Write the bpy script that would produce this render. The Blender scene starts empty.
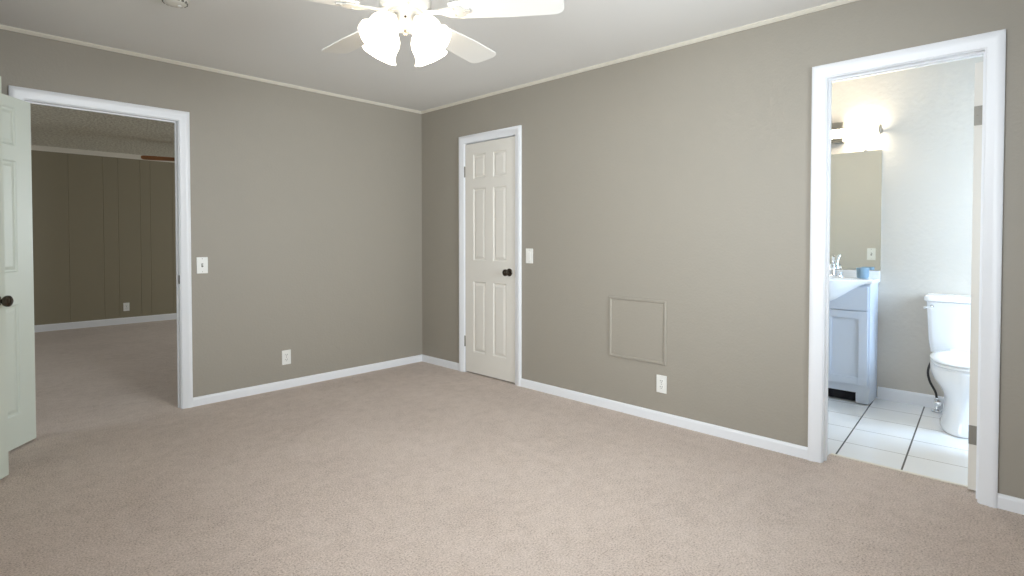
import bpy, bmesh, math, random
from mathutils import Vector, Matrix
PI = math.pi
random.seed(7)
sc = bpy.context.scene
COL = sc.collection

# ------------------------------------------------------------------ camera
FPX, PPY = 547.35, 249.96
cam_d = bpy.data.cameras.new('camera'); cam = bpy.data.objects.new('camera', cam_d); COL.objects.link(cam)
cam_d.sensor_width = 36.0; cam_d.sensor_fit = 'HORIZONTAL'
cam_d.lens = FPX / 1024 * 36.0
cam_d.shift_y = -(288 - PPY) / 1024
cam_d.clip_start = 0.02
YAW, PITCH = 0.8059, 0.0207
cam.location = (-3.2612, -4.3546, 1.2047)
cam.rotation_euler = (PI/2 - PITCH, 0, -YAW)
sc.camera = cam

# ------------------------------------------------------------------ view, world, daylight
sc.view_settings.view_transform = 'Standard'; sc.view_settings.look = 'None'
sc.view_settings.gamma = 1.0; sc.view_settings.use_curve_mapping = False
sc.view_settings.exposure = 0.0
world = bpy.data.worlds.new('sky'); sc.world = world; world.use_nodes = True
bg = world.node_tree.nodes['Background']; bg.inputs[0].default_value = (0.75, 0.85, 1.0, 1); bg.inputs[1].default_value = 1.0

def area(name, loc, rot, sx, sy, power, col, spread=180):
    l = bpy.data.lights.new(name, 'AREA'); l.shape = 'RECTANGLE'; l.size = sx; l.size_y = sy
    l.energy = power; l.color = col; l.spread = math.radians(spread)
    o = bpy.data.objects.new(name, l); COL.objects.link(o); o.location = loc; o.rotation_euler = rot
    return o
DAY = (0.87, 0.95, 1.0)
DAYB = (0.56, 0.76, 1.0)
# daylight through each window: a sky-sized light just outside the glass
area('daylight_left', (-3.70, -3.05, 1.45), (0, -PI/2, 0), 1.3, 1.7, 40, DAY, 120)
area('daylight_front', (-1.35, -5.20, 1.45), (PI/2, 0, 0), 1.4, 1.3, 45, DAY, 98)
area('daylight_living', (3.75, 2.9, 1.5), (0, PI/2, 0), 1.4, 2.0, 118, DAY)
area('daylight_living_west', (-6.35, 1.6, 1.5), (0, -PI/2, 0), 1.4, 1.6, 40, DAY)
area('daylight_bath', (0.95, -5.2, 1.3), (PI/2, 0, 0), 0.9, 1.1, 68, DAYB)

# ------------------------------------------------------------------ materials
def mat(name, col, rough=0.5, metal=0.0, emit=None, es=0.0, bump=None, spec=0.5, var=None):
    """bump = [(noise scale, strength, distance)], var = (scale, amount) mottles the colour"""
    m = bpy.data.materials.new(name); m.use_nodes = True
    nt = m.node_tree; b = nt.nodes['Principled BSDF']
    b.inputs['Base Color'].default_value = (*col, 1)
    b.inputs['Roughness'].default_value = rough; b.inputs['Metallic'].default_value = metal
    b.inputs['Specular IOR Level'].default_value = spec
    if emit: b.inputs['Emission Color'].default_value = (*emit, 1); b.inputs['Emission Strength'].default_value = es
    tc = nt.nodes.new('ShaderNodeTexCoord')
    if bump:
        prev = None
        for s, st, d in bump:
            n = nt.nodes.new('ShaderNodeTexNoise'); n.inputs['Scale'].default_value = s; n.inputs['Detail'].default_value = 3
            nt.links.new(tc.outputs['Object'], n.inputs['Vector'])
            bp = nt.nodes.new('ShaderNodeBump'); bp.inputs['Strength'].default_value = st; bp.inputs['Distance'].default_value = d
            nt.links.new(n.outputs['Fac'], bp.inputs['Height'])
            if prev: nt.links.new(prev.outputs['Normal'], bp.inputs['Normal'])
            prev = bp
        nt.links.new(prev.outputs['Normal'], b.inputs['Normal'])
    if var:
        n = nt.nodes.new('ShaderNodeTexNoise'); n.inputs['Scale'].default_value = var[0]; n.inputs['Detail'].default_value = 4
        nt.links.new(tc.outputs['Object'], n.inputs['Vector'])
        r = nt.nodes.new('ShaderNodeValToRGB')
        r.color_ramp.elements[0].position = 0.32; r.color_ramp.elements[1].position = 0.68
        r.color_ramp.elements[0].color = (*[c*(1-var[1]) for c in col], 1)
        r.color_ramp.elements[1].color = (*[min(1, c*(1+var[1])) for c in col], 1)
        nt.links.new(n.outputs['Fac'], r.inputs['Fac']); nt.links.new(r.outputs['Color'], b.inputs['Base Color'])
    return m
def s2l(r, g, b):
    f = lambda c: (c/255/12.92) if c/255 <= 0.04045 else ((c/255+0.055)/1.055)**2.4
    return (f(r), f(g), f(b))
WALL = mat('taupe_wall_paint', s2l(163, 156, 144), 0.55, bump=[(70, 0.25, 0.004), (14, 0.12, 0.01)])
PANELWALL = mat('brown_panelling', s2l(150, 141, 119), 0.5, bump=[(9, 0.1, 0.01)])
BATHWALL = mat('bathroom_wall_paint', s2l(206, 199, 188), 0.5, bump=[(28, 0.3, 0.006), (7, 0.2, 0.012)])
CEIL = mat('ceiling_paint', s2l(238, 237, 234), 0.7, bump=[(50, 0.08, 0.003)])
POPCORN = mat('popcorn_ceiling', s2l(238, 230, 210), 0.35, bump=[(45, 1.0, 0.03), (16, 0.4, 0.015)], var=(38, 0.35))
TRIMW = mat('white_trim_paint', s2l(243, 244, 247), 0.35)
TRIMC = mat('cream_ceiling_trim', s2l(226, 220, 206), 0.45)
DOORM = mat('greige_door_paint', s2l(234, 229, 220), 0.4, bump=[(40, 0.04, 0.002)])
DOORG = mat('pale_green_door_paint', s2l(211, 217, 206), 0.4, bump=[(40, 0.04, 0.002)])
PLATE = mat('white_plastic_plate', s2l(242, 241, 236), 0.3)
SLOT = mat('outlet_slot_dark', (0.03, 0.03, 0.03), 0.6)
NICKEL = mat('brushed_nickel', s2l(165, 160, 150), 0.32, 1.0)
HINGE = mat('dull_nickel_hinge', s2l(150, 146, 138), 0.55, 0.7)
BRONZE = mat('dark_knob_metal', s2l(84, 76, 68), 0.14, 1.0)
CHROME = mat('polished_chrome', (0.85, 0.87, 0.9), 0.08, 1.0)
BLACKRUB = mat('dark_braided_hose', s2l(55, 52, 50), 0.5)
PORC = mat('white_porcelain', s2l(246, 247, 248), 0.12)
CABM = mat('pale_grey_blue_cabinet', s2l(214, 222, 234), 0.4)
TOESHADE = mat('toe_space_shade', (0.01, 0.01, 0.015), 0.8)
MIRROR = mat('mirror_glass', (0.93, 0.96, 0.93), 0.02, 1.0)
CUPM = mat('blue_grey_ceramic', s2l(130, 158, 178), 0.35, var=(12, 0.12))
FANW = mat('white_fan_paint', s2l(236, 234, 228), 0.4)
FANH = mat('off_white_fan_motor', s2l(185, 182, 175), 0.4)
FANB = mat('brown_fan_blade', s2l(160, 105, 58), 0.45, var=(8, 0.2))
BRASS = mat('antique_brass', s2l(150, 120, 80), 0.35, 1.0)
SHADE = mat('lit_frosted_glass', s2l(250, 248, 240), 0.4, emit=(1.0, 0.86, 0.68), es=6.0)
SHADE2 = mat('unlit_frosted_glass', s2l(240, 235, 220), 0.4)
TUBE = mat('lit_vanity_tube', s2l(250, 248, 240), 0.4, emit=(1.0, 0.90, 0.72), es=36.0)
SMOKE = mat('smoke_detector_plastic', s2l(225, 222, 212), 0.4)

def glass_mat():
    m = bpy.data.materials.new('window_glass'); m.use_nodes = True; nt = m.node_tree; nt.nodes.clear()
    o = nt.nodes.new('ShaderNodeOutputMaterial'); mx = nt.nodes.new('ShaderNodeMixShader'); mx.inputs[0].default_value = 0.06
    t = nt.nodes.new('ShaderNodeBsdfTransparent'); g = nt.nodes.new('ShaderNodeBsdfGlossy'); g.inputs['Roughness'].default_value = 0.02
    nt.links.new(t.outputs[0], mx.inputs[1]); nt.links.new(g.outputs[0], mx.inputs[2]); nt.links.new(mx.outputs[0], o.inputs[0])
    return m
GLASS = glass_mat()

def carpet_mat():
    m = bpy.data.materials.new('beige_cut_pile_carpet'); m.use_nodes = True; nt = m.node_tree; b = nt.nodes['Principled BSDF']
    b.inputs['Roughness'].default_value = 0.95; b.inputs['Specular IOR Level'].default_value = 0.1
    b.inputs['Sheen Weight'].default_value = 0.25; b.inputs['Sheen Roughness'].default_value = 0.5
    tc = nt.nodes.new('ShaderNodeTexCoord')
    def noise(s, d, rough=0.6):
        n = nt.nodes.new('ShaderNodeTexNoise'); n.inputs['Scale'].default_value = s; n.inputs['Detail'].default_value = d
        n.inputs['Roughness'].default_value = rough
        nt.links.new(tc.outputs['Object'], n.inputs['Vector']); return n
    fine = noise(130, 3, 0.8); mid = noise(14, 4, 0.7); big = noise(1.8, 3)
    def math_(op, a, bb):
        n = nt.nodes.new('ShaderNodeMath'); n.operation = op
        for i, v in enumerate((a, bb)):
            if isinstance(v, (int, float)): n.inputs[i].default_value = v
            else: nt.links.new(v, n.inputs[i])
        return n.outputs[0]
    v = math_('ADD', math_('MULTIPLY', fine.outputs['Fac'], 0.74), math_('ADD', math_('MULTIPLY', mid.outputs['Fac'], 0.16), math_('MULTIPLY', big.outputs['Fac'], 0.10)))
    r = nt.nodes.new('ShaderNodeValToRGB'); nt.links.new(v, r.inputs['Fac'])
    e = r.color_ramp.elements
    e[0].position = 0.36; e[0].color = (*s2l(150, 129, 113), 1)
    e[1].position = 0.62; e[1].color = (*s2l(229, 212, 200), 1)
    k = e.new(0.48); k.color = (*s2l(205, 186, 172), 1)
    nt.links.new(r.outputs['Color'], b.inputs['Base Color'])
    bp = nt.nodes.new('ShaderNodeBump'); bp.inputs['Strength'].default_value = 0.7; bp.inputs['Distance'].default_value = 0.012
    nt.links.new(v, bp.inputs['Height']); nt.links.new(bp.outputs['Normal'], b.inputs['Normal'])
    return m
CARPET = carpet_mat()

def tile_mat():
    """12 inch glazed tiles: dark wide joints one way, pale thin joints the other"""
    m = bpy.data.materials.new('glazed_white_floor_tile'); m.use_nodes = True; nt = m.node_tree; b = nt.nodes['Principled BSDF']
    b.inputs['Roughness'].default_value = 0.18
    tc = nt.nodes.new('ShaderNodeTexCoord'); mp = nt.nodes.new('ShaderNodeMapping')
    # joint crossing at (0.46, -3.841), skewed 3 degrees to the walls
    mp.vector_type = 'TEXTURE'; mp.inputs['Location'].default_value = (0.46, -3.845, 0); mp.inputs['Rotation'].default_value = (0, 0, math.radians(3.0))
    nt.links.new(tc.outputs['Object'], mp.inputs['Vector'])
    sp = nt.nodes.new('ShaderNodeSeparateXYZ'); nt.links.new(mp.outputs[0], sp.inputs[0])
    def mt(op, *a):
        n = nt.nodes.new('ShaderNodeMath'); n.operation = op
        for i, v in enumerate(a):
            if isinstance(v, (int, float)): n.inputs[i].default_value = v
            else: nt.links.new(v, n.inputs[i])
        return n.outputs[0]
    S = 0.303
    def joint(c, half):
        u = mt('FRACT', mt('ADD', mt('DIVIDE', c, S), 100.5))
        d = mt('MULTIPLY', mt('ABSOLUTE', mt('SUBTRACT', u, 0.5)), S)
        return mt('LESS_THAN', d, half)
    jx = joint(sp.outputs[0], 0.0028); jy = joint(sp.outputs[1], 0.0042)
    n = nt.nodes.new('ShaderNodeTexNoise'); n.inputs['Scale'].default_value = 5; nt.links.new(tc.outputs['Object'], n.inputs['Vector'])
    base = nt.nodes.new('ShaderNodeMixRGB'); base.inputs[1].default_value = (*s2l(243, 244, 244), 1); base.inputs[2].default_value = (*s2l(250, 250, 250), 1)
    nt.links.new(n.outputs['Fac'], base.inputs[0])
    a = nt.nodes.new('ShaderNodeMixRGB'); a.inputs[2].default_value = (*s2l(165, 160, 152), 1)
    nt.links.new(jx, a.inputs[0]); nt.links.new(base.outputs[0], a.inputs[1])
    c = nt.nodes.new('ShaderNodeMixRGB'); c.inputs[2].default_value = (*s2l(92, 90, 88), 1)
    nt.links.new(jy, c.inputs[0]); nt.links.new(a.outputs[0], c.inputs[1])
    nt.links.new(c.outputs[0], b.inputs['Base Color'])
    h = mt('SUBTRACT', 1.0, mt('MAXIMUM', jx, jy))
    bp = nt.nodes.new('ShaderNodeBump'); bp.inputs['Strength'].default_value = 0.4; bp.inputs['Distance'].default_value = 0.002
    nt.links.new(h, bp.inputs['Height']); nt.links.new(bp.outputs[0], b.inputs['Normal'])
    return m
TILE = tile_mat()

# ------------------------------------------------------------------ mesh helpers
def box(bm, x0, x1, y0, y1, z0, z1, M=None):
    x0, x1 = sorted((x0, x1)); y0, y1 = sorted((y0, y1)); z0, z1 = sorted((z0, z1))
    v = [bm.verts.new((x, y, z)) for z in (z0, z1) for y in (y0, y1) for x in (x0, x1)]
    if M is not None:
        for q in v: q.co = M @ q.co
    for f in ((0,2,3,1), (4,5,7,6), (0,1,5,4), (2,6,7,3), (0,4,6,2), (1,3,7,5)): bm.faces.new([v[i] for i in f])
    return v
def loft(bm, rings, cap0=True, cap1=True, closed=True):
    R = [[bm.verts.new(p) for p in r] for r in rings]
    n = len(R[0])
    for a, b in zip(R, R[1:]):
        for i in range(n if closed else n-1):
            j = (i+1) % n
            bm.faces.new((a[i], a[j], b[j], b[i]))
    if cap0: bm.faces.new(list(reversed(R[0])))
    if cap1: bm.faces.new(R[-1])
    return R
def lathe(bm, prof, M=Matrix(), n=32, cap0=True, cap1=True):
    """prof = [(radius, height)] spun about local z, placed by M"""
    return loft(bm, [[M @ Vector((r*math.cos(2*PI*i/n), r*math.sin(2*PI*i/n), h)) for i in range(n)] for r, h in prof], cap0, cap1)
def tube(bm, pts, r, n=10):
    pts = [Vector(p) for p in pts]; rings = []
    up = None
    for i, p in enumerate(pts):
        t = (pts[min(i+1, len(pts)-1)] - pts[max(i-1, 0)]).normalized()
        if up is None: up = t.orthogonal().normalized()
        up = (up - t*up.dot(t)).normalized(); s = t.cross(up)
        rr = r[i] if isinstance(r, (list, tuple)) else r
        rings.append([p + rr*(math.cos(2*PI*k/n)*up + math.sin(2*PI*k/n)*s) for k in range(n)])
    loft(bm, rings)
def spline(P, n=8):
    P = [Vector(p) for p in P]; out = []
    Q = [2*P[0]-P[1]] + P + [2*P[-1]-P[-2]]
    for i in range(1, len(Q)-2):
        for k in range(n):
            t = k/n; a, b, c, d = Q[i-1:i+3]
            out.append(0.5*((2*b) + (c-a)*t + (2*a-5*b+4*c-d)*t*t + (3*b-a-3*c+d)*t**3))
    out.append(P[-1]); return out
def rrect(cx, cy, hx, hy, r, z, n=5):
    out = []
    for k, (sx, sy) in enumerate(((1,1), (-1,1), (-1,-1), (1,-1))):
        for i in range(n+1):
            a = k*PI/2 + i*PI/2/n
            out.append((cx + sx*(hx-r) + r*math.cos(a), cy + sy*(hy-r) + r*math.sin(a), z))
    return out
def obj(name, bm, m, parent=None, smooth=False, bevel=0.0, seg=2):
    bmesh.ops.recalc_face_normals(bm, faces=bm.faces[:])
    me = bpy.data.meshes.new(name); bm.to_mesh(me); bm.free()
    for q in (m if isinstance(m, (list, tuple)) else [m]): me.materials.append(q)
    o = bpy.data.objects.new(name, me); COL.objects.link(o)
    if parent: o.parent = parent
    if smooth:
        for p in me.polygons: p.use_smooth = True
        me.set_sharp_from_angle(angle=math.radians(40))
    if bevel:
        b = o.modifiers.new('bevel', 'BEVEL'); b.width = bevel; b.segments = seg; b.limit_method = 'ANGLE'; b.angle_limit = math.radians(50)
        if not smooth:
            for p in me.polygons: p.use_smooth = True
            me.set_sharp_from_angle(angle=math.radians(30))
    return o
def tag(o, label=None, cat=None, group=None, kind=None):
    if label: o['label'] = label
    if cat: o['category'] = cat
    if group: o['group'] = group
    if kind: o['kind'] = kind
    return o
def empty(name, loc, rz=0.0):
    o = bpy.data.objects.new(name, None); o.empty_display_size = 0.05; COL.objects.link(o)
    o.location = loc; o.rotation_euler = (0, 0, rz); return o
def struct(name, bm, m, label=None, cat=None, **k):
    o = obj(name, bm, m, **k); o['kind'] = 'structure'
    if label: o['label'] = label; o['category'] = cat
    return o
def B(*boxes):
    bm = bmesh.new()
    for b in boxes: box(bm, *b)
    return bm

# ------------------------------------------------------------------ the shell
H = 2.44
T = 0.09
XL, YF = -3.51, -4.98           # left wall face, front wall face (behind the camera)
# doorway A: in the back wall to the living room.  doorway B: closet.  doorway C: bathroom
A0, A1, AT = -2.915, -2.097, 2.036
B0, B1, BT = -1.270, -0.632, 2.058
C0, C1, CT = -4.179, -3.532, 2.062
def wall_with_holes(name, axis, p0, p1, a0, a1, holes, m, label, cat='wall', z1=H):
    """axis 'x': wall runs along x between y=p0..p1; holes = (a, b, zlo, zhi)"""
    bm = bmesh.new()
    def add(s, e, lo, hi):
        if e - s < 1e-4 or hi - lo < 1e-4: return
        if axis == 'x': box(bm, s, e, p0, p1, lo, hi)
        else: box(bm, p0, p1, s, e, lo, hi)
    cur = a0
    for (s, e, lo, hi) in sorted(holes):
        add(cur, s, 0, z1); add(s, e, hi, z1); add(s, e, 0, lo); cur = e
    add(cur, a1, 0, z1)
    return struct(name, bm, m, label, cat)
wall_with_holes('wall_back', 'x', 0, T, XL-T, 0.0, [(A0, A1, 0, AT)], WALL, 'taupe textured back wall with the open doorway to the next room')
wall_with_holes('wall_right', 'y', 0, T, YF-T, T, [(B0, B1, 0, BT), (C0, C1, 0, CT)], WALL, 'long taupe wall on the right with closet door and bathroom doorway')
wall_with_holes('wall_left', 'y', XL-T, XL, YF-T, 0, [(-1.215, -0.445, 0, 2.03), (-3.95, -2.15, 0.8, 2.1)], WALL, 'taupe left wall beside the camera with a window and a door')
wall_with_holes('wall_front', 'x', YF-T, YF, XL-T, 0.0, [(-2.05, -0.65, 0.8, 2.1)], WALL, 'taupe wall behind the camera with a window')
struct('ceiling', B((XL-T, T, YF-T, T, H, H+0.1)), CEIL, 'smooth pale grey bedroom ceiling', 'ceiling')
# carpet: bedroom + door opening strip + living room in one continuous floor
bm = B((XL-0.6, 0.02, YF, 0.0, -0.1, 0), (-6.0, 3.4, 0.0, 4.95, -0.1, 0), (0.02, 0.168, C0, C1, -0.1, 0), (0.02, 0.75, -1.7, -0.3, -0.1, 0))
struct('floor', bm, CARPET, 'beige cut pile carpet running through the bedroom and the next room', 'floor')
# next room
LY = 4.93
bm = bmesh.new()
box(bm, -6.0, 3.4, LY, LY+0.1, 0, H)
wl = struct('wall_living_back', bm, PANELWALL, 'brown grooved panel wall in the room beyond the doorway', 'wall')
# v-grooves of the panelling, cut as narrow dark channels by splitting the face
bm = bmesh.new(); bm.from_mesh(wl.data)
bm.free()
gx = [-5.7, -5.3, -5.12, -4.8, -4.5, -4.28, -3.9, -3.7, -3.33, -3.1, -2.72, -2.47, -2.09, -1.715, -1.545, -1.284, -1.161, -0.882, -0.5, -0.3, 0.1, 0.5, 0.72, 1.1, 1.5, 1.72, 2.1, 2.5, 2.9]
bm = bmesh.new()
edges = [-6.0] + gx + [3.4]
G, D = 0.0035, 0.003
prof = [(-6.0, 0)]
for x in gx: prof += [(x-G, 0), (x-G*0.3, D), (x+G*0.3, D), (x+G, 0)]
prof += [(3.4, 0), (3.4, 0.1), (-6.0, 0.1)]
loft(bm, [[(x, LY+d, z) for x, d in prof] for z in (0, H)])
bmesh.ops.recalc_face_normals(bm, faces=bm.faces[:]); bm.to_mesh(wl.data); bm.free()
wall_with_holes('wall_living_right', 'y', 3.4, 3.5, 0.0, LY, [(1.9, 3.9, 0.8, 2.15)], PANELWALL, 'panel wall with window out of view on the right of the next room')
wall_with_holes('wall_living_left', 'y', -6.1, -6.0, 0.0, LY, [(0.8, 2.4, 0.8, 2.15)], PANELWALL, 'panel wall with window out of view on the left of the next room')
struct('wall_living_front', B((-6.0, XL-T, 0, T, 0, H), (T, 3.4, 0, T, 0, H)), PANELWALL, 'wall of the next room either side of the bedroom', 'wall')
struct('ceiling_living', B((-6.1, 3.5, T, LY+0.1, 2.395, H+0.1)), POPCORN, 'textured popcorn ceiling of the room beyond the doorway', 'ceiling')
# bathroom
BX, BN, BS = 1.64, -2.55, -4.98
struct('wall_bathroom_back', B((BX, BX+0.1, BS, BN, 0, H)), BATHWALL, 'pale textured bathroom wall behind the vanity and toilet', 'wall')
struct('wall_bathroom_left', B((T, BX, BN, BN+0.1, 0, H)), BATHWALL, 'bathroom wall on the vanity end', 'wall')
wall_with_holes('wall_bathroom_right', 'x', BS-0.12, BS, T, BX+0.1, [(0.5, 1.4, 0.75, 1.85)], BATHWALL, 'bathroom outer wall with a small window')
wall_with_holes('wall_bathroom_front', 'y', T, T+0.006, BS, BN, [(C0, C1, 0, CT)], BATHWALL, 'bathroom side of the wall that holds the doorway')
struct('ceiling_bathroom', B((T, BX+0.1, BS, BN+0.1, H, H+0.1)), CEIL, 'pale bathroom ceiling', 'ceiling')
bm = B((0.168, BX, C0, C1, -0.1, -0.006), (T, 0.168, BS, C0, -0.1, -0.006), (T, 0.168, C1, BN, -0.1, -0.006), (0.168, BX, BS, C0, -0.1, -0.006), (0.168, BX, C1, BN, -0.1, -0.006))
struct('floor_bathroom', bm, TILE, 'glossy white square tiled bathroom floor', 'floor')
# closets behind their doors; the first shell is added to keep its door gap dark
struct('wall_closet_blocker', B((0.75, 0.8, -1.75, -0.25, 0, H), (T, 0.75, -0.3, -0.25, 0, H), (T, 0.75, -1.75, -1.7, 0, H), (T, 0.8, -1.75, -0.25, H, H+0.05)), WALL, 'unseen closet shell added to keep the gap under the narrow panel door dark', 'wall')
struct('wall_hall_closet', B((XL-0.65, XL-0.6, -1.4, -0.3, 0, H), (XL-0.6, XL-T, -0.35, -0.3, 0, H), (XL-0.6, XL-T, -1.4, -1.35, 0, H), (XL-0.65, XL-T, -1.4, -0.3, H, H+0.05)), WALL, 'inside of the closet in the left wall', 'wall')

# ------------------------------------------------------------------ trims
PROFILE = [(0, 0), (0, 0.008), (0.006, 0.012), (0.030, 0.014), (0.040, 0.019), (0.058, 0.019), (0.065, 0.014), (0.065, 0)]
def casing(bm, f, a0, a1, top, prof=PROFILE):
    """mitred three-sided casing; f(a, z, d) maps opening coordinates to the world"""
    rings = []
    for (w0, z0, sgn) in ((a0, 0, -1), (a0, top, -1), (a1, top, 1), (a1, 0, 1)):
        rings.append([f(w0 + sgn*w, z0 + (w if z0 > 0 else 0), d) for w, d in prof])
    loft(bm, rings)
def jamb(bm, f, a0, a1, top, d0, d1, stop=None, th=0.006):
    """lining of the opening: th thick on each side, d = depth into the wall"""
    def bx(a, b, lo, hi, p, q):
        P = f(a, lo, -p); Q = f(b, hi, -q)
        box(bm, P[0], Q[0], P[1], Q[1], P[2], Q[2])
    bx(a0, a0+th, 0, top, d0, d1); bx(a1-th, a1, 0, top, d0, d1); bx(a0+th, a1-th, top-th, top, d0, d1)
    if stop:
        s0, s1 = stop
        bx(a0+th, a0+th+0.008, 0, top-th, s0, s1); bx(a1-th-0.008, a1-th, 0, top-th, s0, s1); bx(a0+th+0.008, a1-th-0.008, top-th-0.008, top-th, s0, s1)
fA = lambda a, z, d: (a, -d, z)
fB = lambda a, z, d: (-d, a, z)
def frame(name, f, a0, a1, top, label, stop, thick=T, back=True):
    e = empty(name, f((a0+a1)/2, 0, 0)); e['kind'] = 'structure'; e['label'] = label; e['category'] = 'door frame'
    inv = Matrix.Translation(-Vector(e.location))
    def mk(nm, bm, m=TRIMW, **k):
        bm.transform(inv); return obj(nm, bm, m, e, **k)
    bm = bmesh.new(); casing(bm, f, a0+0.002, a1-0.002, top-0.002); mk('casing', bm, smooth=True)
    bm = bmesh.new(); jamb(bm, f, a0, a1, top, 0.0, thick, stop); mk('jamb', bm)
    if back:
        bm = bmesh.new(); casing(bm, lambda a, z, d: f(a, z, -thick-d), a0+0.002, a1-0.002, top-0.002); mk('casing', bm, smooth=True)
    return e, mk
eA, mkA = frame('trim_1', fA, A0, A1, AT, 'white moulded frame around the open doorway in the left-hand wall', (0.040, 0.058))
mkA('strike_plate', B((A1-0.0075, A1-0.006, 0.002, 0.030, 0.885, 0.945)), BRONZE)
eB, mkB = frame('trim_2', fB, B0, B1, BT, 'white moulded frame around the narrow closed closet door', (0.040, 0.058))
mkB('strike_plate', B((-0.004, 0.004, B0+0.004, B0+0.008, 0.885, 0.945)), BRONZE)
eC, mkC = frame('trim_3', fB, C0, C1, CT, 'white moulded frame around the bathroom doorway', (0.040, 0.058), thick=T+0.006)
fL = lambda a, z, d: (XL+d, a, z)
eL, mkL = frame('trim_4', fL, -1.215, -0.445, 2.03, 'white frame of the closet doorway in the left wall', (0.040, 0.058), back=False)

BBP = [(0, 0), (0.012, 0), (0.012, 0.050), (0.009, 0.060), (0.004, 0.065), (0, 0.065)]
def baseboard(name, f, a, b, label, prof=BBP, m=TRIMW, **k):
    """f(a, d, z)"""
    bm = bmesh.new(); loft(bm, [[f(q, d, z) for d, z in prof] for q in (a, b)])
    return struct(name, bm, m, label, 'baseboard' if 'base' in name else 'trim', smooth=False)
back = lambda a, d, z: (a, -d, z)
right = lambda a, d, z: (-d, a, z)
CW = 0.063
baseboard('baseboard_back', back, A1+CW, 0, 'white baseboard along the back wall from doorway to room corner')
baseboard('baseboard_back', back, XL, A0-CW, 'short white baseboard behind the open doors')
baseboard('baseboard_right', right, B1+CW, -0.012, 'short white baseboard between the room corner and the closet door')
baseboard('baseboard_right', right, C1+CW, B0-CW, 'long white baseboard between the closet door and the bathroom doorway')
baseboard('baseboard_right', right, YF, C0-CW, 'white baseboard at the right edge beyond the bathroom doorway')
baseboard('baseboard_left', lambda a, d, z: (XL+d, a, z), YF, -1.28, 'white baseboard on the left wall')
baseboard('baseboard_front', lambda a, d, z: (a, YF+d, z), XL+0.012, -0.012, 'white baseboard under the window behind the camera')
bigp = [(0, 0), (0.013, 0), (0.013, 0.075), (0.009, 0.085), (0.004, 0.09), (0, 0.09)]
baseboard('baseboard_bathroom', lambda a, d, z: (BX-d, a, z-0.006), BS, -3.497, 'tall white baseboard on the bathroom wall behind the toilet', bigp)
baseboard('baseboard_living', lambda a, d, z: (a, LY-d, z), -6.0, 3.4, 'white baseboard along the brown panel wall in the next room', bigp)
# thin cove strips at the ceiling
cove = [(0, H-0.020), (0.006, H-0.020), (0.020, H-0.006), (0.020, H), (0, H)]
baseboard('trim_5', back, XL, 0, 'thin cream strip along the ceiling of the back wall', cove, TRIMC)
baseboard('trim_6', right, YF, -0.020, 'thin cream strip along the ceiling of the right wall', cove, TRIMC)
baseboard('trim_7', lambda a, d, z: (XL+d, a, z), YF, 0, 'thin cream strip along the ceiling of the left wall', cove, TRIMC)
HL = 2.395
big = [(0, HL-0.060), (0.010, HL-0.060), (0.014, HL-0.045), (0.034, HL-0.012), (0.038, HL), (0, HL)]
baseboard('trim_8', lambda a, d, z: (a, LY-d, z), -6.0, 3.4, 'cream crown moulding above the brown panel wall in the next room', big, TRIMC)
# slim metal edge where carpet meets tile
struct('trim_9', B((0.160, 0.176, C0+0.006, C1-0.006, -0.006, 0.004)), TRIMC, 'narrow threshold strip where bedroom carpet meets bathroom tile', 'threshold', bevel=0.002)

# ------------------------------------------------------------------ windows behind the camera and in side rooms
def window(n, axis, p, a0, a1, z0, z1, inward, label):
    """axis 'y' = wall at x=p; frame is real, glass is thin"""
    c = (a0+a1)/2
    e = empty('window_%d' % n, (p, c, z0) if axis == 'y' else (c, p, z0)); e['kind'] = 'structure'; e['label'] = label; e['category'] = 'window'
    inv = Matrix.Translation(-Vector(e.location))
    def bx(bm, s, t, lo, hi, d0, d1):
        if axis == 'y': box(bm, p+inward*d0, p+inward*d1, s, t, lo, hi)
        else: box(bm, s, t, p+inward*d0, p+inward*d1, lo, hi)
    bm = bmesh.new(); w = 0.045
    for (s, t, lo, hi) in ((a0, a0+w, z0, z1), (a1-w, a1, z0, z1), (a0+w, a1-w, z0, z0+w), (a0+w, a1-w, z1-w, z1), (c-0.02, c+0.02, z0+w, z1-w)):
        bx(bm, s, t, lo, hi, -0.08, -0.04)
    bm.transform(inv); obj('window_frame', bm, TRIMW, e)
    bm = bmesh.new(); bx(bm, a0+w, c-0.02, z0+w, z1-w, -0.062, -0.058); bx(bm, c+0.02, a1-w, z0+w, z1-w, -0.062, -0.058)
    bm.transform(inv); obj('pane', bm, GLASS, e)
    bm = bmesh.new(); bx(bm, a0-0.03, a1+0.03, z0-0.02, z0, -0.04, 0.03); bm.transform(inv); obj('window_sill', bm, TRIMW, e, bevel=0.003)
window(1, 'y', XL, -3.95, -2.15, 0.8, 2.1, 1, 'wide white window in the left wall, out of view')
window(2, 'x', YF, -2.05, -0.65, 0.8, 2.1, 1, 'white window behind the camera, out of view')
window(3, 'y', 3.4, 1.9, 3.9, 0.8, 2.15, -1, 'window of the next room on the right, out of view')
window(4, 'y', -6.0, 0.8, 2.4, 0.8, 2.15, 1, 'window of the next room on the left, out of view')
window(5, 'x', BS, 0.5, 1.4, 0.75, 1.85, 1, 'small bathroom window, out of view')

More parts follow.
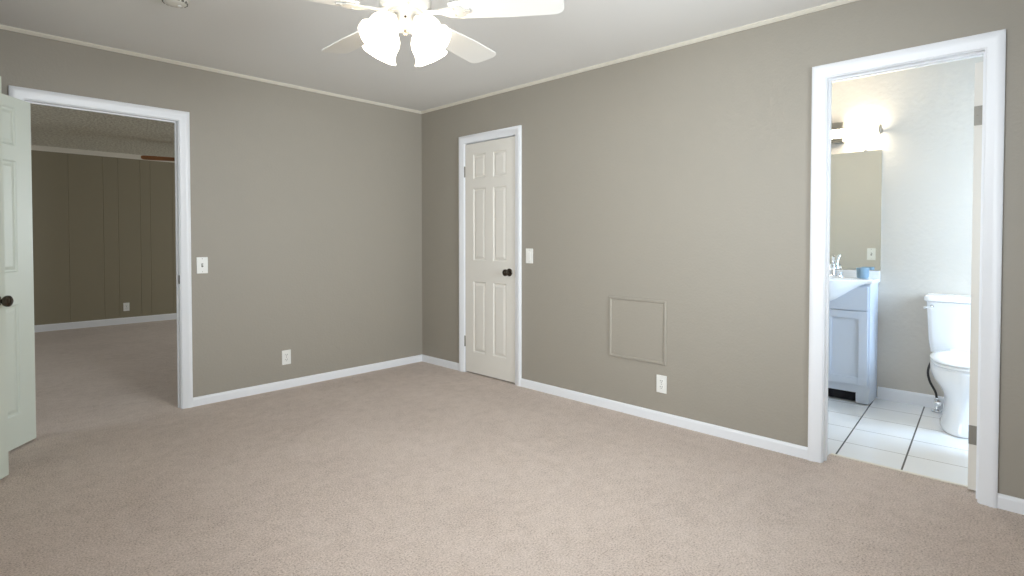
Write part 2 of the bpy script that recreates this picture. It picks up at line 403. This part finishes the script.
# ------------------------------------------------------------------ six-panel doors
def six_panel(w, h, th, stile=0.105, mull=0.09, rows=((0.185, 0.815), (1.0, 1.635), (1.72, 1.935))):
    """slab spans x 0..w, y -th/2..th/2, z 0..h, raised panels pressed into both faces"""
    bm = bmesh.new()
    pw = (w - 2*stile - mull)/2
    xs = [0, stile, stile+pw, stile+pw+mull, w-stile, w]
    zs = [0]
    for a, b in rows: zs += [a, b]
    zs += [h]
    for s in (-1, 1):
        y0 = s*th/2
        P = lambda x, z, d: bm.verts.new((x, y0 - s*d, z))
        for i in range(5):
            for j in range(len(zs)-1):
                xa, xb, za, zb = xs[i], xs[i+1], zs[j], zs[j+1]
                if i in (1, 3) and j % 2 == 1:
                    rings = []
                    for ins, d in ((0, 0), (0.003, 0.0015), (0.009, 0.008), (0.016, 0.009), (0.034, 0.002), (0.038, 0.0015)):
                        rings.append([P(xa+ins, za+ins, d), P(xb-ins, za+ins, d), P(xb-ins, zb-ins, d), P(xa+ins, zb-ins, d)])
                    for r0, r1 in zip(rings, rings[1:]):
                        for k in range(4): bm.faces.new((r0[k], r0[(k+1) % 4], r1[(k+1) % 4], r1[k]))
                    bm.faces.new(rings[-1])
                else:
                    bm.faces.new((P(xa, za, 0), P(xb, za, 0), P(xb, zb, 0), P(xa, zb, 0)))
    for i in range(5):
        for z in (0, h):
            bm.faces.new([bm.verts.new(c) for c in ((xs[i], -th/2, z), (xs[i+1], -th/2, z), (xs[i+1], th/2, z), (xs[i], th/2, z))])
    for j in range(len(zs)-1):
        for x in (0, w):
            bm.faces.new([bm.verts.new(c) for c in ((x, -th/2, zs[j]), (x, -th/2, zs[j+1]), (x, th/2, zs[j+1]), (x, th/2, zs[j]))])
    bmesh.ops.remove_doubles(bm, verts=bm.verts[:], dist=1e-5)
    return bm
def knob_bm(s, x, z, th):
    """round knob on rosette standing off the face on side s (+1/-1 along y)"""
    bm = bmesh.new()
    M = Matrix.Translation((x, s*th/2, z)) @ Matrix.Rotation(-s*PI/2, 4, 'X')
    lathe(bm, [(0.0, 0), (0.032, 0), (0.033, 0.004), (0.028, 0.009), (0.014, 0.012), (0.011, 0.028), (0.016, 0.034), (0.025, 0.041), (0.0285, 0.050), (0.027, 0.059), (0.018, 0.066), (0.0, 0.068)][1:-1], M, 28)
    return bm
def make_door(name, w, h, th, hinge, ang, yoff, label, m, knob_m, knob_x=None, hinge_z=(0.27, 1.79), plate='x0', z0=0.012, kn=True, knob_z=0.912, stile=0.105, hinge_side=-1):
    """hinge at local origin, slab runs along +x, rotated by ang; yoff = slab centre off the pin line"""
    e = empty(name, (hinge[0], hinge[1], z0), ang); e['kind'] = 'structure'; e['label'] = label; e['category'] = 'door'
    bm = six_panel(w, h, th, stile); bm.transform(Matrix.Translation((0.002, yoff, 0)))
    obj('door_panel', bm, m, e)
    if kn:
        for s in (-1, 1):
            bm = knob_bm(s, w-0.065, knob_z, th); bm.transform(Matrix.Translation((0, yoff, 0))); obj('knob', bm, knob_m, e, smooth=True)
    for hz in hinge_z:
        bm = bmesh.new()
        M = Matrix.Translation((-0.002, yoff+hinge_side*(th/2+0.004), hz-0.045))
        lathe(bm, [(0.0045, -0.003), (0.006, 0), (0.006, 0.09), (0.0045, 0.093)], M, 12)
        box(bm, 0.0002, 0.002, yoff-th/2+0.004, yoff+th/2, hz-0.045, hz+0.045)
        for k in (-0.03, 0, 0.03):
            lathe(bm, [(0.0035, 0), (0.0025, 0.001)], Matrix.Translation((0.0002, yoff+(-0.006 if k else 0.005), hz+k)) @ Matrix.Rotation(-PI/2, 4, 'Y'), 10)
        obj('hinge', bm, HINGE, e, smooth=True)
    return e
TH = 0.035
R_ = math.radians
# entry door leaf, hinged on the left jamb of doorway A and folded back into the bedroom
make_door('door_1', 0.79, 1.995, TH, (-2.913, -0.020), R_(-128), TH/2+0.001, 'pale green six-panel door folded back from the open doorway, partly behind another door', DOORG, BRONZE, stile=0.12)
# closet door in the left wall, its free edge at the picture's left edge
make_door('door_2', 0.742, 2.0, TH, (-3.510, -1.200), R_(90-36.0), -TH/2-0.001, 'pale green door at the left edge of the photo with a dark round knob', DOORG, BRONZE, knob_z=0.885)
# closed closet door in the right wall
make_door('door_3', 0.620, 2.032, TH, (0.002+TH/2, B1-0.008), R_(-90), 0.0, 'closed narrow greige six-panel door in the right-hand wall', DOORM, BRONZE, stile=0.105)
# bathroom door: opened into the bathroom, only its hinge edge is seen
make_door('door_4', 0.615, 2.02, TH, (0.112, C0+0.014), R_(-7), TH/2, 'bathroom door opened inward, seen edge-on with two metal hinge plates', DOORM, NICKEL, hinge_z=(0.262, 1.772), z0=0.010)

# ------------------------------------------------------------------ plates
def place_wall(e, f_origin, normal):
    """local frame: x along wall, y out of wall, z up"""
    e.location = f_origin; e.rotation_euler = (0, 0, math.atan2(-normal[0], normal[1]))
def outlet(name, loc, normal, label):
    e = empty(name, (0, 0, 0)); place_wall(e, loc, normal); tag(e, label, 'outlet', 'white wall outlets')
    obj('cover_plate', B((-0.036, 0.036, 0.0005, 0.006, -0.058, 0.058)), PLATE, e, bevel=0.002)
    for s in (-1, 1):
        bm = bmesh.new(); loft(bm, [[(x, y, z) for x, z, _ in rrect(0, s*0.0195, 0.0165, 0.0145, 0.008, 0)] for y in (0.005, 0.0075)])
        r = obj('receptacle', bm, PLATE, e)
        bm = bmesh.new(); box(bm, -0.008, -0.0055, 0.0073, 0.0079, s*0.0195-0.001, s*0.0195+0.008); box(bm, 0.0055, 0.008, 0.0073, 0.0079, s*0.0195-0.001, s*0.0195+0.007)
        lathe(bm, [(0.0025, 0), (0.0025, 0.0006)], Matrix.Translation((0, 0.0073, s*0.0195-0.008)) @ Matrix.Rotation(-PI/2, 4, 'X'), 10)
        obj('slot', bm, SLOT, r)
    bm = bmesh.new(); lathe(bm, [(0.003, 0), (0.002, 0.001)], Matrix.Translation((0, 0.006, 0)) @ Matrix.Rotation(-PI/2, 4, 'X'), 10); obj('screw', bm, NICKEL, e)
    return e
def switch(name, loc, normal, label, rocker=False):
    e = empty(name, (0, 0, 0)); place_wall(e, loc, normal); tag(e, label, 'light switch', 'white wall switches')
    obj('cover_plate', B((-0.037, 0.037, 0.0005, 0.006, -0.059, 0.059)), PLATE, e, bevel=0.002)
    if rocker:
        bm = bmesh.new(); box(bm, -0.0165, 0.0165, 0.005, 0.008, -0.033, 0.033); box(bm, -0.014, 0.014, 0.008, 0.0105, 0.0, 0.029); obj('rocker', bm, PLATE, e, bevel=0.001)
    else:
        obj('slot', B((-0.006, 0.006, 0.0055, 0.0065, -0.013, 0.013)), mat('switch_slot', s2l(120, 118, 112), 0.6), e)
        obj('toggle', B((-0.0035, 0.0035, 0.006, 0.020, -0.002, 0.008)), PLATE, e, bevel=0.001)
    for s in (-1, 1):
        bm = bmesh.new(); lathe(bm, [(0.003, 0), (0.002, 0.001)], Matrix.Translation((0, 0.006, s*0.047)) @ Matrix.Rotation(-PI/2, 4, 'X'), 10); obj('screw', bm, NICKEL, e)
    return e
switch('light_switch', (-1.960, 0, 1.012), (0, -1), 'white toggle light switch just right of the open doorway')
outlet('wall_outlet', (-1.352, 0, 0.249), (0, -1), 'white outlet low on the left-hand wall under the light switch')
switch('light_switch', (0, -1.421, 1.066), (-1, 0), 'white light switch just right of the closed closet door', rocker=True)
outlet('wall_outlet', (0, -2.588, 0.250), (-1, 0), 'white outlet below the square access panel')
outlet('wall_outlet', (-1.466, LY, 0.240), (0, -1), 'white outlet on the brown panel wall beyond the doorway')
switch('light_switch', (T+0.006, -3.16, 1.05), (1, 0), 'white switch seen reflected in the bathroom mirror')

# access panel: shallow moulding frame and flush board painted with the wall
e = empty('access_panel', (0, 0, 0)); place_wall(e, (0, -2.400, 0.588), (-1, 0)); tag(e, 'square access panel painted taupe low on the right-hand wall', 'access panel')
hw, hh, fw = 0.219, 0.211, 0.02
bm = bmesh.new()
pr = [(0, 0), (0, 0.006), (0.004, 0.010), (0.013, 0.010), (0.020, 0.003), (0.020, 0)]
rings = []
for sx, sz in ((-1, -1), (1, -1), (1, 1), (-1, 1), (-1, -1)): rings.append([(sx*(hw-w), d, sz*(hh-w)) for w, d in pr])
loft(bm, rings, False, False); bmesh.ops.remove_doubles(bm, verts=bm.verts[:], dist=1e-5)
obj('frame_moulding', bm, WALL, e)
obj('board', B((-hw+fw, hw-fw, 0.0, 0.0035, -hh+fw, hh-fw)), WALL, e)
for sx in (-1, 1):
    for sz in (-1, 1):
        bm = bmesh.new(); lathe(bm, [(0.004, 0), (0.003, 0.002)], Matrix.Translation((sx*(hw-0.04), 0.0035, sz*(hh-0.04))) @ Matrix.Rotation(-PI/2, 4, 'X'), 10); obj('screw', bm, WALL, e)

# ------------------------------------------------------------------ ceiling fans
def ceiling_fan(name, loc, R, a0, label, blade_m, body_m, shade_m, n_shades=4, sh0=9.7, zc=H, hub_r=0.11, bw=0.068, sh_r=0.085, kit_drop=0.0, pitch=-14):
    """loc z = height of the blades"""
    e = empty(name, loc); tag(e, label, 'ceiling fan')
    zt = zc - loc[2]
    bm = bmesh.new(); lathe(bm, [(0.03, zt-0.075), (0.062, zt-0.06), (0.075, zt-0.02), (0.078, zt)], n=40); obj('canopy', bm, body_m, e, smooth=True)
    bm = bmesh.new(); lathe(bm, [(0.014, 0.14), (0.014, zt-0.06)], n=16); obj('downrod', bm, body_m, e, smooth=True)
    bm = bmesh.new(); lathe(bm, [(0.055, 0.012), (0.085, 0.016), (hub_r-0.006, 0.022), (hub_r, 0.036), (hub_r, 0.085), (hub_r-0.012, 0.11), (0.06, 0.135), (0.02, 0.15)], n=48); obj('motor_housing', bm, body_m, e, smooth=True)
    bm = bmesh.new(); lathe(bm, [(0.030, -0.062-kit_drop), (0.047, -0.058-kit_drop), (0.054, -0.045-kit_drop), (0.058, -0.010), (0.060, 0.0), (0.075, 0.004), (0.075, 0.014)], n=40)
    hs = obj('switch_housing', bm, body_m, e, smooth=True)
    bm = bmesh.new(); lathe(bm, [(0.0, -0.085-kit_drop), (0.006, -0.082-kit_drop), (0.009, -0.074-kit_drop), (0.005, -0.066-kit_drop), (0.012, -0.061-kit_drop)], n=16, cap0=False); obj('finial', bm, NICKEL, hs, smooth=True)
    for k in range(4):
        a = R_(235 + 30 + 90*k - 30)
        bm = bmesh.new(); lathe(bm, [(0.005, 0), (0.004, 0.003)], Matrix.Translation((0.0575*math.cos(a), 0.0575*math.sin(a), -0.022)) @ Matrix.Rotation(a, 4, 'Z') @ Matrix.Rotation(PI/2, 4, 'Y'), 10); obj('screw', bm, BRONZE, hs)
    for k in range(5):
        a = R_(a0 + 72*k); rz = Matrix.Rotation(a, 4, 'Z')
        tilt = Matrix.Rotation(R_(pitch), 4, 'X')
        # blade outline: narrow root, rounded tip
        bm = bmesh.new(); top, bot = [], []
        out = []
        x0, x1 = 0.20, R
        N = 10
        side = [(x0, 0.050), (x0+0.03, 0.058), (x0+(x1-x0)*0.5, bw-0.003), (x1-0.06, bw)]
        arc = [(x1-0.045+0.045*math.sin(t*PI/2/6), bw-0.045*(1-math.cos(t*PI/2/6))) for t in range(0, 7)]
        pts = side + arc
        out = pts + [(x, -y) for x, y in reversed(pts)]
        z = 0.012
        loft(bm, [[(x, y, z-0.003) for x, y in out], [(x, y, z+0.003) for x, y in out]])
        bm.transform(rz @ tilt); obj('blade', bm, blade_m, e, bevel=0.0015)
        # blade iron: arm from the motor spreading to a three-lobed plate under the blade
        bm = bmesh.new()
        prof = [(0.085, 0.014), (0.12, 0.012), (0.155, 0.015), (0.185, 0.032), (0.225, 0.040), (0.25, 0.033), (0.262, 0.018), (0.285, 0.010)]
        o2 = prof + [(x, -y) for x, y in reversed(prof)]
        zz = lambda x: 0.018 if x < 0.12 else (0.004 if x > 0.16 else 0.010)
        loft(bm, [[(x, y, zz(x)-0.003) for x, y in o2], [(x, y, zz(x)+0.0025) for x, y in o2]])
        for sx, sy in ((0.215, 0.022), (0.215, -0.022), (0.262, 0)):
            lathe(bm, [(0.005, -0.002), (0.006, 0.001)], Matrix.Translation((sx, sy, 0.001)), 8)
        bm.transform(rz @ tilt); obj('blade_bracket', bm, body_m, e)
    for k in range(n_shades):
        a = R_(sh0 + 360/n_shades*k)
        tip = Matrix.Rotation(a, 4, 'Z') @ Matrix.Translation((0.075, 0, -0.028-kit_drop)) @ Matrix.Rotation(R_(-38), 4, 'Y') @ Matrix.Rotation(PI, 4, 'X')
        bm = bmesh.new()
        tube(bm, spline([Matrix.Rotation(a, 4, 'Z') @ Vector(p) for p in ((0.045, 0, -0.03-kit_drop), (0.06, 0, -0.022-kit_drop), (0.078, 0, -0.030-kit_drop))], 4), 0.009)
        lathe(bm, [(0.012, -0.004), (0.024, 0.0), (0.027, 0.022), (0.024, 0.026)], tip, 24)
        obj('lamp_holder', bm, body_m, e, smooth=True)
        # tulip glass with a scalloped lip, double walled
        bm = bmesh.new(); n = 48
        prof = [(0.026, 0.016), (0.040, 0.026), (0.056, 0.048), (0.063, 0.075), (0.062, 0.100), (0.066, 0.122), (sh_r-0.006, 0.140)]
        def ring(r, h, amp, off=0): return [tip @ Vector(((r+off+amp*math.cos(8*2*PI*i/n))*math.cos(2*PI*i/n), (r+off+amp*math.cos(8*2*PI*i/n))*math.sin(2*PI*i/n), h)) for i in range(n)]
        amps = [0, 0, 0, 0, 0.0003, 0.0008, 0.0018]
        rings = [ring(r, h, am) for (r, h), am in zip(prof, amps)] + [ring(r, h, am, -0.003) for (r, h), am in reversed(list(zip(prof, amps)))]
        loft(bm, rings, False, False)
        sh = obj('lamp_shade', bm, shade_m, e, smooth=True)
        bm = bmesh.new(); lathe(bm, [(0.012, 0.02), (0.014, 0.045), (0.026, 0.07), (0.029, 0.09), (0.022, 0.108), (0.008, 0.116)], tip, 20); obj('bulb', bm, shade_m, sh, smooth=True)
    for (px, py, L) in ((0.04, -0.045, 0.10),):
        pass
    return e
ceiling_fan('ceiling_fan', (-1.882, -2.402, 2.148), 0.672, 15.5, 'white five-blade ceiling fan with lit frosted tulip shades in the bedroom', FANW, FANH, SHADE, bw=0.079, kit_drop=-0.004, pitch=-10)
ceiling_fan('ceiling_fan', (-0.97, 3.365, 2.183), 0.62, 164, 'brown-bladed ceiling fan partly seen through the open doorway', FANB, BRASS, SHADE2, n_shades=4, sh0=164, sh_r=0.10, pitch=13, zc=2.395)

# smoke detector on the ceiling
e = empty('smoke_detector', (-2.415, -1.15, H)); tag(e, 'round pale smoke detector on the ceiling at the top edge', 'smoke detector')
bm = bmesh.new(); lathe(bm, [(0.062, -0.012), (0.066, -0.010), (0.068, 0.0)], n=40); obj('mounting_base', bm, SMOKE, e, smooth=True)
bm = bmesh.new(); lathe(bm, [(0.010, -0.038), (0.030, -0.037), (0.048, -0.033), (0.057, -0.024), (0.059, -0.012)], n=40); hb = obj('cover', bm, SMOKE, e, smooth=True)
bm = bmesh.new()
for k in range(16):
    a = 2*PI*k/16; box(bm, 0.049, 0.0575, -0.006, 0.006, -0.030, -0.020, Matrix.Rotation(a, 4, 'Z'))
obj('vents', bm, mat('vent_grey', s2l(120, 118, 110), 0.6), hb)
bm = bmesh.new(); lathe(bm, [(0.008, -0.041), (0.010, -0.037)], Matrix.Translation((0.02, 0, 0)), 14); obj('test_button', bm, PLATE, hb)

# ------------------------------------------------------------------ bathroom vanity
VX, VY0, VY1, VT = 1.372, -3.492, -2.885, 0.878
vc = (VY0+VY1)/2
e = empty('bathroom_vanity', (BX, vc, -0.006)); tag(e, 'pale grey-blue bathroom vanity with white belly-front sink top', 'vanity')
inv = Matrix.Translation((-BX, -vc, 0.006))
def V(nm, bm, m, par=None, **k): bm.transform(inv); return obj(nm, bm, m, par or e, **k)
# carcass with an arched toe opening
bm = bmesh.new()
box(bm, VX+0.018, BX-0.004, VY0, VY0+0.018, 0, VT); box(bm, VX+0.018, BX-0.004, VY1-0.018, VY1, 0, VT)
box(bm, VX+0.018, BX-0.004, VY0+0.018, VY1-0.018, 0.115, 0.135); box(bm, BX-0.012, BX-0.004, VY0+0.018, VY1-0.018, 0.135, VT)
# face frame: side stiles, rails and the toe apron with its feet
box(bm, VX, VX+0.018, VY0, VY0+0.03, 0, VT); box(bm, VX, VX+0.018, VY1-0.03, VY1, 0, VT)
box(bm, VX, VX+0.018, VY0+0.03, VY1-0.03, 0.075, 0.15); box(bm, VX, VX+0.018, VY0+0.03, VY0+0.085, 0.0, 0.075); box(bm, VX, VX+0.018, VY1-0.085, VY1-0.03, 0.0, 0.075)
box(bm, VX, VX+0.018, VY0+0.03, VY1-0.03, 0.60, VT)
V('cabinet', bm, CABM, bevel=0.0015)
bm = B((VX+0.05, VX+0.056, VY0+0.02, VY1-0.02, 0, 0.115)); V('toe_shade_board', bm, TOESHADE)  # near-black board paints the shade inside the toe opening
for (a, b, hx) in ((VY0+0.012, vc-0.002, vc-0.03), (vc+0.002, VY1-0.012, vc+0.03)):
    bm = bmesh.new(); z0, z1, s = 0.135, 0.675, 0.055
    for (p, q, lo, hi) in ((a, a+s, z0, z1), (b-s, b, z0, z1), (a+s, b-s, z0, z0+s), (a+s, b-s, z1-s, z1)): box(bm, VX-0.019, VX-0.001, p, q, lo, hi)
    box(bm, VX-0.010, VX-0.002, a+s, b-s, z0+s, z1-s)
    d = V('door', bm, CABM, bevel=0.001)
bm = B((VX-0.019, VX-0.001, VY0+0.012, VY1-0.012, 0.68, 0.855)); V('drawer_front', bm, CABM, bevel=0.002)
# belly-front top: outline bows out at the middle; apron of the bowl hangs below it
def belly(t):     # t -1..1 along the width -> outward bow
    c = max(0.0, math.cos(min(1, abs(t)/0.86)*PI))*0 + (0.5+0.5*math.cos(min(1, abs(t)/0.99)*PI))
    return 0.125*c
N = 40
bm = bmesh.new(); rings = []
y0, y1 = VY0-0.012, VY1+0.012
for i in range(N+1):
    t = -1 + 2*i/N; y = y0 + (y1-y0)*i/N
    xf = VX - 0.028 - belly(t)
    drop = 0.025 + 0.150*(0.5+0.5*math.cos(min(1, abs(t)/0.99)*PI))
    # section from wall to front lip; basin is dished in the middle
    rb = 0.085*max(0.0, 1-(t/0.72)**2)**0.5 if abs(t) < 0.72 else 0.0
    zt = VT+0.026
    xm = (BX-0.09 + xf)/2
    hwid = (BX-0.11 - (xf+0.03))/2*max(0.02, max(0.0, 1-(t/0.74)**2))**0.5 if abs(t) < 0.74 else 0.02
    sec = [(BX-0.003, VT), (BX-0.003, zt), (xm+hwid, zt), (xm+hwid*0.85, zt-rb*0.6), (xm+hwid*0.4, zt-rb), (xm, zt-rb*1.05), (xm-hwid*0.4, zt-rb), (xm-hwid*0.85, zt-rb*0.6), (xm-hwid, zt),
           (xf+0.006, zt), (xf, zt-0.006), (xf+0.001, zt-0.025), (xf+0.006+belly(t)*0.25, zt-0.025-(drop-0.025)*0.55), (min(xf+0.02+belly(t)*0.75, VX-0.02), zt-drop), (VX-0.020, zt-drop), (VX-0.020, VT)]
    rings.append([(x, y, z) for x, z in sec])
loft(bm, rings); V('sink_top', bm, PORC, smooth=True)
bm = B((BX-0.022, BX-0.002, y0, y1, VT+0.026, VT+0.082)); V('backsplash', bm, PORC, bevel=0.003)
# faucet
FY, FX, FZ = -3.200, BX-0.062, VT+0.026
bm = bmesh.new()
loft(bm, [rrect(FX, FY, 0.024, 0.075, 0.022, FZ), rrect(FX, FY, 0.024, 0.075, 0.022, FZ+0.010), rrect(FX, FY, 0.018, 0.068, 0.016, FZ+0.016)])
lathe(bm, [(0.020, 0.01), (0.018, 0.05), (0.019, 0.065), (0.016, 0.082)], Matrix.Translation((FX, FY, FZ)), 20)
tube(bm, spline([(FX, FY, FZ+0.05), (FX-0.02, FY, FZ+0.085), (FX-0.06, FY, FZ+0.095), (FX-0.10, FY, FZ+0.075), (FX-0.108, FY, FZ+0.06)], 5), [0.013]*21, 12)
fb = V('faucet', bm, CHROME, smooth=True)
bm = bmesh.new(); tube(bm, [(FX, FY, FZ+0.08), (FX+0.004, FY, FZ+0.105), (FX-0.01, FY-0.004, FZ+0.135), (FX-0.035, FY-0.010, FZ+0.165)], [0.011, 0.012, 0.009, 0.012], 12); V('faucet_lever', bm, CHROME, fb, smooth=True)
for s in (-1, 1):
    bm = bmesh.new(); lathe(bm, [(0.016, 0.012), (0.014, 0.03), (0.017, 0.045), (0.010, 0.05)], Matrix.Translation((FX, FY+s*0.052, FZ)), 18); V('tap_handle', bm, CHROME, fb, smooth=True)

# cup on the counter
e = empty('tumbler', (1.545, -3.408, VT+0.0265)); tag(e, 'blue-grey tumbler standing on the bathroom vanity top', 'cup')
bm = bmesh.new(); lathe(bm, [(0.030, 0.0), (0.036, 0.002), (0.040, 0.02), (0.042, 0.078), (0.040, 0.080), (0.0375, 0.078), (0.035, 0.02), (0.01, 0.008)], n=32); obj('cup_body', bm, CUPM, e, smooth=True)
bm = bmesh.new(); lathe(bm, [(0.0424, 0.066), (0.0432, 0.068), (0.0432, 0.076), (0.0424, 0.078)], n=32, cap0=False, cap1=False); obj('cup_rim', bm, CUPM, e, smooth=True)

# mirror and light over it
e = empty('wall_mirror', (BX, -3.19, 0.985)); tag(e, 'plain rectangular mirror above the bathroom vanity', 'mirror')
inv = Matrix.Translation((-BX, 3.19, -0.985))
bm = B((BX-0.008, BX-0.002, -3.505, -2.88, 0.966, 1.872)); bm.transform(inv); obj('mirror_glass', bm, MIRROR, e)
for yy in (-3.40, -2.98):
    for zz in (0.966, 1.872):
        bm = B((BX-0.012, BX-0.001, yy-0.012, yy+0.012, zz-0.008, zz+0.008)); bm.transform(inv); obj('clip', bm, CHROME, e)
e = empty('vanity_light', (BX, -3.19, 2.02)); tag(e, 'glowing horizontal bar light fixture above the bathroom mirror', 'wall light')
inv = Matrix.Translation((-BX, 3.19, -2.02))
bm = B((BX-0.085, BX-0.001, -3.262, -3.118, 1.950, 2.105)); bm.transform(inv); obj('back_box', bm, NICKEL, e, bevel=0.004)
bm = bmesh.new(); MM = Matrix.Translation((BX-0.075, -2.885, 2.016)) @ Matrix.Rotation(PI/2, 4, 'X')
lathe(bm, [(0.030, 0.0), (0.034, 0.004), (0.034, 0.606), (0.030, 0.610)], MM, 24); bm.transform(inv); obj('light_tube', bm, TUBE, e, smooth=True)
bm = bmesh.new()
for h0 in (-0.014, 0.61): lathe(bm, [(0.034, h0), (0.037, h0+0.003), (0.037, h0+0.012), (0.034, h0+0.015)], MM, 24)
box(bm, BX-0.04, BX-0.001, -3.505, -2.865, 2.000, 2.030)
bm.transform(inv); obj('end_cap', bm, NICKEL, e, smooth=False)

# ------------------------------------------------------------------ toilet
TY = -4.035
e = empty('toilet', (BX, TY, -0.006)); tag(e, 'white two-piece toilet against the bathroom wall behind the open door', 'toilet')
inv = Matrix.Diagonal((1, 1, 1.022, 1)) @ Matrix.Translation((-BX, -TY, 0.006))
def Tt(nm, bm, m, par=None, **k): bm.transform(inv); return obj(nm, bm, m, par or e, **k)
tx = BX-0.015
bm = bmesh.new()
loft(bm, [rrect(tx-dx, TY, dx-0.0, hy, 0.03, z) for dx, hy, z in ((0.080, 0.190, 0.405), (0.088, 0.205, 0.415), (0.094, 0.215, 0.50), (0.100, 0.228, 0.755))])
Tt('tank', bm, PORC, smooth=True)
bm = bmesh.new()
loft(bm, [rrect(tx-0.105+0.003, TY, 0.103, 0.236, 0.03, 0.757), rrect(tx-0.105+0.003, TY, 0.109, 0.242, 0.035, 0.763), rrect(tx-0.105+0.003, TY, 0.109, 0.242, 0.035, 0.785), rrect(tx-0.105+0.003, TY, 0.100, 0.232, 0.03, 0.797)])
Tt('tank_lid', bm, PORC, smooth=True)
bm = bmesh.new()
lathe(bm, [(0.012, 0), (0.012, 0.006), (0.006, 0.008), (0.006, 0.018)], Matrix.Translation((tx-0.197, TY+0.195, 0.725)) @ Matrix.Rotation(-PI/2, 4, 'Y'), 14)
tube(bm, [(tx-0.214, TY+0.195, 0.725), (tx-0.222, TY+0.205, 0.723), (tx-0.224, TY+0.237, 0.716)], [0.007, 0.006, 0.008], 10)
Tt('flush_lever', bm, CHROME, smooth=True)
def egg(xb, xf, hy, z, n=36, sq=0.0):
    """egg outline from back xb to front xf (xf < xb)"""
    out = []; cx = xb - (xb-xf)*0.42
    for i in range(n):
        a = 2*PI*i/n; c, s = math.cos(a), math.sin(a)
        rx = (xb-cx) if c > 0 else (cx-xf)
        p = 0.85 if c > 0 else 1.0
        out.append((cx + rx*math.copysign(abs(c)**p, c), TY + hy*math.copysign(abs(s)**0.92, s), z))
    return out
bm = bmesh.new()
loft(bm, [egg(1.585, 1.00, 0.128, 0.0), egg(1.585, 1.00, 0.130, 0.02), egg(1.580, 1.015, 0.118, 0.05), egg(1.575, 1.03, 0.108, 0.14), egg(1.58, 1.02, 0.110, 0.20), egg(1.595, 0.985, 0.134, 0.255), egg(1.615, 0.945, 0.172, 0.31), egg(1.62, 0.928, 0.184, 0.35), egg(1.62, 0.924, 0.184, 0.39), egg(1.61, 0.935, 0.172, 0.404),
          egg(1.45, 0.985, 0.125, 0.402), egg(1.43, 1.01, 0.110, 0.33), egg(1.35, 1.06, 0.06, 0.24)])
Tt('bowl', bm, PORC, smooth=True)
bm = bmesh.new()
loft(bm, [egg(1.435, 0.925, 0.168, 0.405), egg(1.44, 0.918, 0.174, 0.410), egg(1.44, 0.918, 0.174, 0.420), egg(1.435, 0.925, 0.168, 0.425), egg(1.37, 0.99, 0.118, 0.425), egg(1.37, 0.99, 0.118, 0.405)])
Tt('seat', bm, PORC, smooth=True)
bm = bmesh.new()
loft(bm, [egg(1.437, 0.921, 0.170, 0.4265), egg(1.442, 0.914, 0.176, 0.431), egg(1.442, 0.914, 0.176, 0.438), egg(1.430, 0.926, 0.166, 0.446), egg(1.38, 0.99, 0.12, 0.450)])
Tt('seat_lid', bm, PORC, smooth=True)
for s in (-1, 1):
    bm = bmesh.new(); loft(bm, [rrect(1.445, TY+s*0.075, 0.018, 0.022, 0.01, 0.404), rrect(1.445, TY+s*0.075, 0.018, 0.022, 0.01, 0.44), rrect(1.445, TY+s*0.075, 0.012, 0.016, 0.008, 0.448)]); Tt('seat_hinge', bm, PORC, smooth=True)
for s in (-1, 1):
    bm = bmesh.new(); lathe(bm, [(0.018, 0), (0.017, 0.012), (0.010, 0.02)], Matrix.Translation((1.30, TY+s*0.112, 0.018)), 16); Tt('bolt_cap', bm, PORC, smooth=True)
# water supply: floor valve, braided hose up to the tank
sx, sy = 1.545, -3.862
bm = bmesh.new()
lathe(bm, [(0.032, 0), (0.030, 0.004), (0.014, 0.009), (0.009, 0.012), (0.009, 0.05), (0.016, 0.052), (0.016, 0.074), (0.009, 0.078), (0.009, 0.09)], Matrix.Translation((sx, sy, 0)), 20)
tube(bm, [(sx, sy, 0.062), (sx-0.03, sy-0.012, 0.062)], 0.007)
lathe(bm, [(0.008, 0), (0.020, 0.004), (0.020, 0.012), (0.008, 0.014)], Matrix.Translation((sx-0.03, sy-0.012, 0.062)) @ Matrix.Rotation(-PI/2, 4, 'Y') , 14)
Tt('shutoff_valve', bm, CHROME, smooth=True)
bm = bmesh.new(); tube(bm, spline([(sx, sy, 0.085), (sx-0.004, sy+0.008, 0.13), (sx-0.01, sy+0.040, 0.20), (sx-0.01, sy+0.050, 0.27), (sx, sy+0.03, 0.34), (sx, sy+0.002, 0.375), (sx, sy-0.004, 0.405)], 8), 0.0075); Tt('supply_hose', bm, BLACKRUB, smooth=True)
